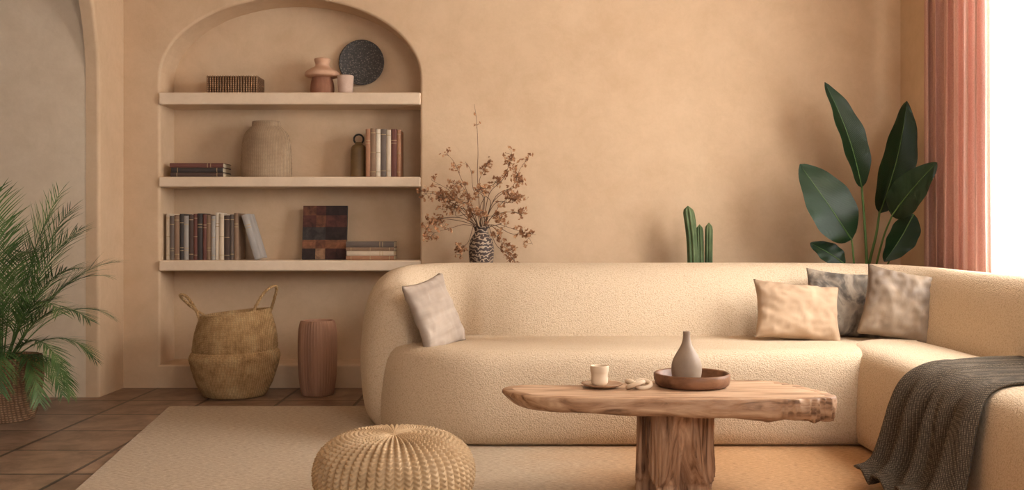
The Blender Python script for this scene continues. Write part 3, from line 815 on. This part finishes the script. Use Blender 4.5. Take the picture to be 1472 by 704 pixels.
# ------------------------------------------------------------ bird-of-paradise plant
bp = empty('potted_bird_of_paradise', (2.06, 5.93, 0)); tag(bp, "tall potted bird-of-paradise plant with broad dark green leaves", "potted plant")
BO = Vector((2.06, 5.93, 0))
lathe('pot', [(.10, 0), (.115, .004), (.14, .15), (.155, .28), (.16, .285), (.15, .285), (.135, .25)], M_pot, (0, 0, 0), 56, parent=bp)
lathe('soil', [(.001, .25), (.13, .25), (.13, .252), (.001, .258)], M_soil, (0, 0, 0), 32, parent=bp)
def bleaf(B, T, w, side, bend, fold, peak=.45, tipx=0):
    B = Vector(B)-BO; T = Vector(T)-BO; S_ = Vector(side).normalized(); ax = (T-B)
    S_ = (S_-ax.normalized()*S_.dot(ax.normalized())).normalized()
    N = ax.normalized().cross(S_).normalized()
    if N.y > 0: N = -N
    nu, nv = 34, 12; V = []; F = []; uv = []
    for i in range(nu+1):
        t = i/nu
        sh = math.sin(math.pi*min(1, t**(.80)))**.66 if t < 1 else 0
        sh = max(sh, .02)
        c = B+ax*t+N*bend*math.sin(math.pi*t)+S_*tipx*t*t
        for j in range(nv+1):
            u = -1+2*j/nv
            V.append(c+S_*u*w/2*sh*math.cos(fold*abs(u)*.7)+N*(fold*.30*w*abs(u)**1.3*sh)+N*(.006*math.sin(t*22+u*3)*abs(u)*abs(u)))
            uv.append((u*.5+.5, t*3+abs(u)*.45))
    for i in range(nu):
        for j in range(nv):
            a = i*(nv+1)+j; F.append((a, a+1, a+nv+2, a+nv+1))
    o = mesh('leaf', V, F, M_leaf, parent=bp)
    ul = o.data.uv_layers.new(name='UVMap')
    for lp in o.data.loops: ul.data[lp.index].uv = uv[lp.vertex_index]
    R_ = [B+ax*(i/20)+N*(bend*math.sin(math.pi*i/20)+.002)+S_*tipx*(i/20)**2 for i in range(20)]
    tube('midrib', R_, [.004*(1-i/22) for i in range(20)], M_green_stem, parent=o, seg=6)
    return B
def pet(pts, r=.008):
    P = catmull([Vector(p)-BO for p in pts], 10); tube('stem', P, [r*(1.25-.5*i/len(P)) for i in range(len(P))], M_green_stem, parent=bp, seg=8)
bleaf((2.055, 5.85, 1.23), (1.845, 5.80, 1.85), .20, (1, .35, .3), .03, .7, tipx=-.03)
pet([(2.07, 5.93, .25), (2.10, 5.9, .7), (2.08, 5.87, 1.0), (2.055, 5.85, 1.23)])
bleaf((2.165, 5.86, 1.08), (2.325, 5.84, 1.735), .23, (1, .15, -.2), .04, .5, tipx=-.01)
pet([(2.08, 5.95, .25), (2.11, 5.92, .7), (2.15, 5.88, .95), (2.165, 5.86, 1.10)])
bleaf((1.965, 5.76, .925), (1.605, 5.72, 1.31), .29, (.6, .1, .75), .05, .3, tipx=.07)
pet([(2.04, 5.90, .25), (2.02, 5.84, .6), (1.985, 5.79, .83), (1.965, 5.76, .925)], .006)
bleaf((2.160, 5.66, 1.06), (2.275, 5.33, 1.34), .20, (.35, -.25, -.6), .03, .4)
pet([(2.10, 5.93, .25), (2.12, 5.86, .65), (2.14, 5.75, .92), (2.160, 5.66, 1.06)], .006)
bleaf((2.275, 5.64, 1.07), (2.115, 5.66, .80), .18, (.7, .1, -.5), .02, .4)
pet([(2.09, 5.97, .25), (2.15, 5.88, .6), (2.24, 5.74, .95), (2.275, 5.64, 1.07)], .005)
bleaf((1.94, 5.80, .78), (1.73, 5.78, .905), .13, (.5, .2, .8), .02, .3)
pet([(2.05, 5.95, .25), (2.0, 5.87, .55), (1.95, 5.82, .72), (1.94, 5.80, .78)], .005)

# ------------------------------------------------------------ palm
PO = Vector((-2.64, 5.15, 0))
pl = empty('potted_palm', PO); tag(pl, "airy green palm with feathery fronds in a woven pot", "potted plant")
lathe('pot', [(.13, 0), (.155, .005), (.185, .12), (.20, .24), (.192, .32), (.182, .32), (.165, .28)], M_wicker_tan, (0, 0, 0), 120, parent=pl,
      disp=lambda a, z, i: .004*math.sin(z*2*math.pi/.022)*math.cos(a*24), smoothn=8)
lathe('soil', [(.001, .28), (.160, .28), (.160, .282), (.001, .288)], M_soil, (0, 0, 0), 32, parent=pl)
def frond(az, el, L, droop):
    V = []; F = []; P = []; N = 26
    d = Vector((math.cos(az)*math.cos(el), math.sin(az)*math.cos(el), math.sin(el)))
    p = Vector((math.cos(az)*.03, math.sin(az)*.03, .28)); P.append(p.copy()); ds = []
    for i in range(N):
        d = (d+Vector((0, 0, -droop/N*(.3+1.7*i/N)))).normalized(); p = p+d*(L/N)
        if p.z < .02: p.z = .02
        P.append(p.copy()); ds.append(d.copy())
    v, f = tube_vf(P, [.0042*(1-.8*i/len(P)) for i in range(len(P))], 5); V += v; F += f
    for i in range(int(N*.28)*2, N*2):
        t = i/(2*N); k = min(N-1, i//2); b = P[k]+(P[k+1]-P[k])*((i % 2)*.5); d = ds[k]
        side = d.cross(Vector((0, 0, 1)))
        if side.length < .1: side = Vector((-math.sin(az), math.cos(az), 0))
        side.normalize(); up = side.cross(d).normalized()
        ll = L*.26*(math.sin(math.pi*(.20+.72*(t-.28)/.72)))**.7*random.uniform(.85, 1.1)
        for sg in (-1, 1):
            ld = (side*sg*.62+d*.9+up*.15+Vector((random.gauss(0, .08), random.gauss(0, .08), random.gauss(0, .08)))).normalized()
            wv = ld.cross(up).normalized()*.0030; o0 = len(V)
            q = b.copy(); cur = ld.copy(); ns = 4
            for s in range(ns+1):
                w = wv*(1, 1.0, .85, .5, .04)[s]*(.7 if s == 0 else 1)
                V += [q-w, q+w]; cur = (cur+Vector((0, 0, -.08))).normalized(); q = q+cur*(ll/ns); q.z = max(q.z, .012)
            for s in range(ns): F.append((o0+2*s, o0+2*s+1, o0+2*s+3, o0+2*s+2))
    lim = 5.82-PO.y
    V = [Vector((v[0], min(v[1], lim), v[2])) for v in V]
    mesh('frond', V, F, M_green_palm, parent=pl, smooth=False)
fr = [(-.35, 1.0, .68, 1.7), (-.1, .75, .56, 1.8), (-.6, .75, .60, 1.9), (.1, 1.15, .74, 1.5), (-.9, 1.2, .84, 1.4), (-.2, 1.25, .84, 1.1), (-.5, .5, .54, 2.0), (-1.2, .9, .7, 1.8),
      (.3, 1.0, .64, 1.7), (-1.5, 1.1, .80, 1.5), (-2.0, 1.0, .75, 1.6), (-1.6, .6, .60, 2.0), (2.4, 1.1, .8, 1.4), (2.9, .9, .75, 1.6), (-2.6, .8, .75, 1.7), (3.1, 1.3, .88, 1.1),
      (1.0, 1.3, .90, .9), (-1.2, 1.38, .94, .9), (0, 1.38, .94, .9), (-2.2, 1.3, .88, 1.1), (2.0, 1.35, .82, 1.0), (-.4, 1.15, .78, 1.4), (-.7, 1.0, .76, 1.6), (-.75, .6, .58, 2.5), (-.3, .55, .52, 2.4), (.6, 1.1, .8, 1.2),
      (-1.1, .75, .62, 2.5), (-1.4, .85, .66, 2.5)]
for f_ in fr: frond(*f_)

# ------------------------------------------------------------ curtain
def curtain(name, y0, y1, xc, amp, folds, z0, z1, mat, seed, irr=0):
    nu, nv = folds*16, 30; V = []; F = []
    for i in range(nu+1):
        u = i/nu
        for j in range(nv+1):
            v = j/nv
            a = u*folds*2*math.pi+.3*math.sin(v*2+seed)+irr*nz(u*4, v*.7, seed)
            V.append((xc+amp*(.85*math.sin(a)+.10*math.sin(2.3*a+1+v))*(.75+.35*nz(u*6, v*1.0, seed)), y0+(y1-y0)*u+.02*math.sin(2*a+seed), z0+(z1-z0)*v))
    for i in range(nu):
        for j in range(nv):
            a = i*(nv+1)+j; F.append((a, a+nv+1, a+nv+2, a+1))
    return mesh(name, V, F, mat)
o = curtain('curtain', 4.87, 5.60, 2.335, .042, 6, .02, 2.68, M_curtain, 2.0, 2.2); tag(o, "dusty terracotta-pink linen curtain hanging beside the window", "curtain")
o = curtain('sheer_curtain', 3.22, 5.18, XR+.05, .015, 22, WZ0+.005, WZ1-.01, M_sheer, 5.0, .8); tag(o, "sheer white curtain covering the bright window", "curtain")
o = tube('curtain_rod', [(2.335, 3.0, 2.70), (2.335, 4.4, 2.70), (2.335, 5.75, 2.70)], .013, M_iron, seg=12); tag(o, "dark iron curtain rod above the window", "curtain rod")

# ------------------------------------------------------------ light
w = bpy.data.worlds.new('world'); scene.world = w; w.use_nodes = True
bg = w.node_tree.nodes['Background']; bg.inputs[0].default_value = (1.0, .985, .97, 1); bg.inputs[1].default_value = .66
def area(name, loc, target, size, sizey, power, col):
    l = bpy.data.lights.new(name, 'AREA'); l.shape = 'RECTANGLE'; l.size = size; l.size_y = sizey; l.energy = power; l.color = col
    o = link(bpy.data.objects.new(name, l)); o.location = loc
    o.rotation_euler = (Vector(target)-Vector(loc)).to_track_quat('-Z', 'Y').to_euler(); return o
area('window_daylight', (XR+.5, 4.2, 1.75), (0, 4.1, .8), 2.0, 1.8, 265, (1.0, .985, .965))
area('room_fill_light', (2.0, .2, 2.3), (-.2, 5.0, .8), 1.8, 1.5, 76, (1.0, .97, .93))  # added soft fill lamp from front right; no real window behind it

# ------------------------------------------------------------ camera
cam = bpy.data.cameras.new('cam'); co = link(bpy.data.objects.new('camera', cam))
cam.sensor_width = 36; cam.lens = 35.0; cam.shift_y = -14/1472
co.location = (0, 0, .95); co.rotation_euler = (R(90), 0, 0)
scene.camera = co
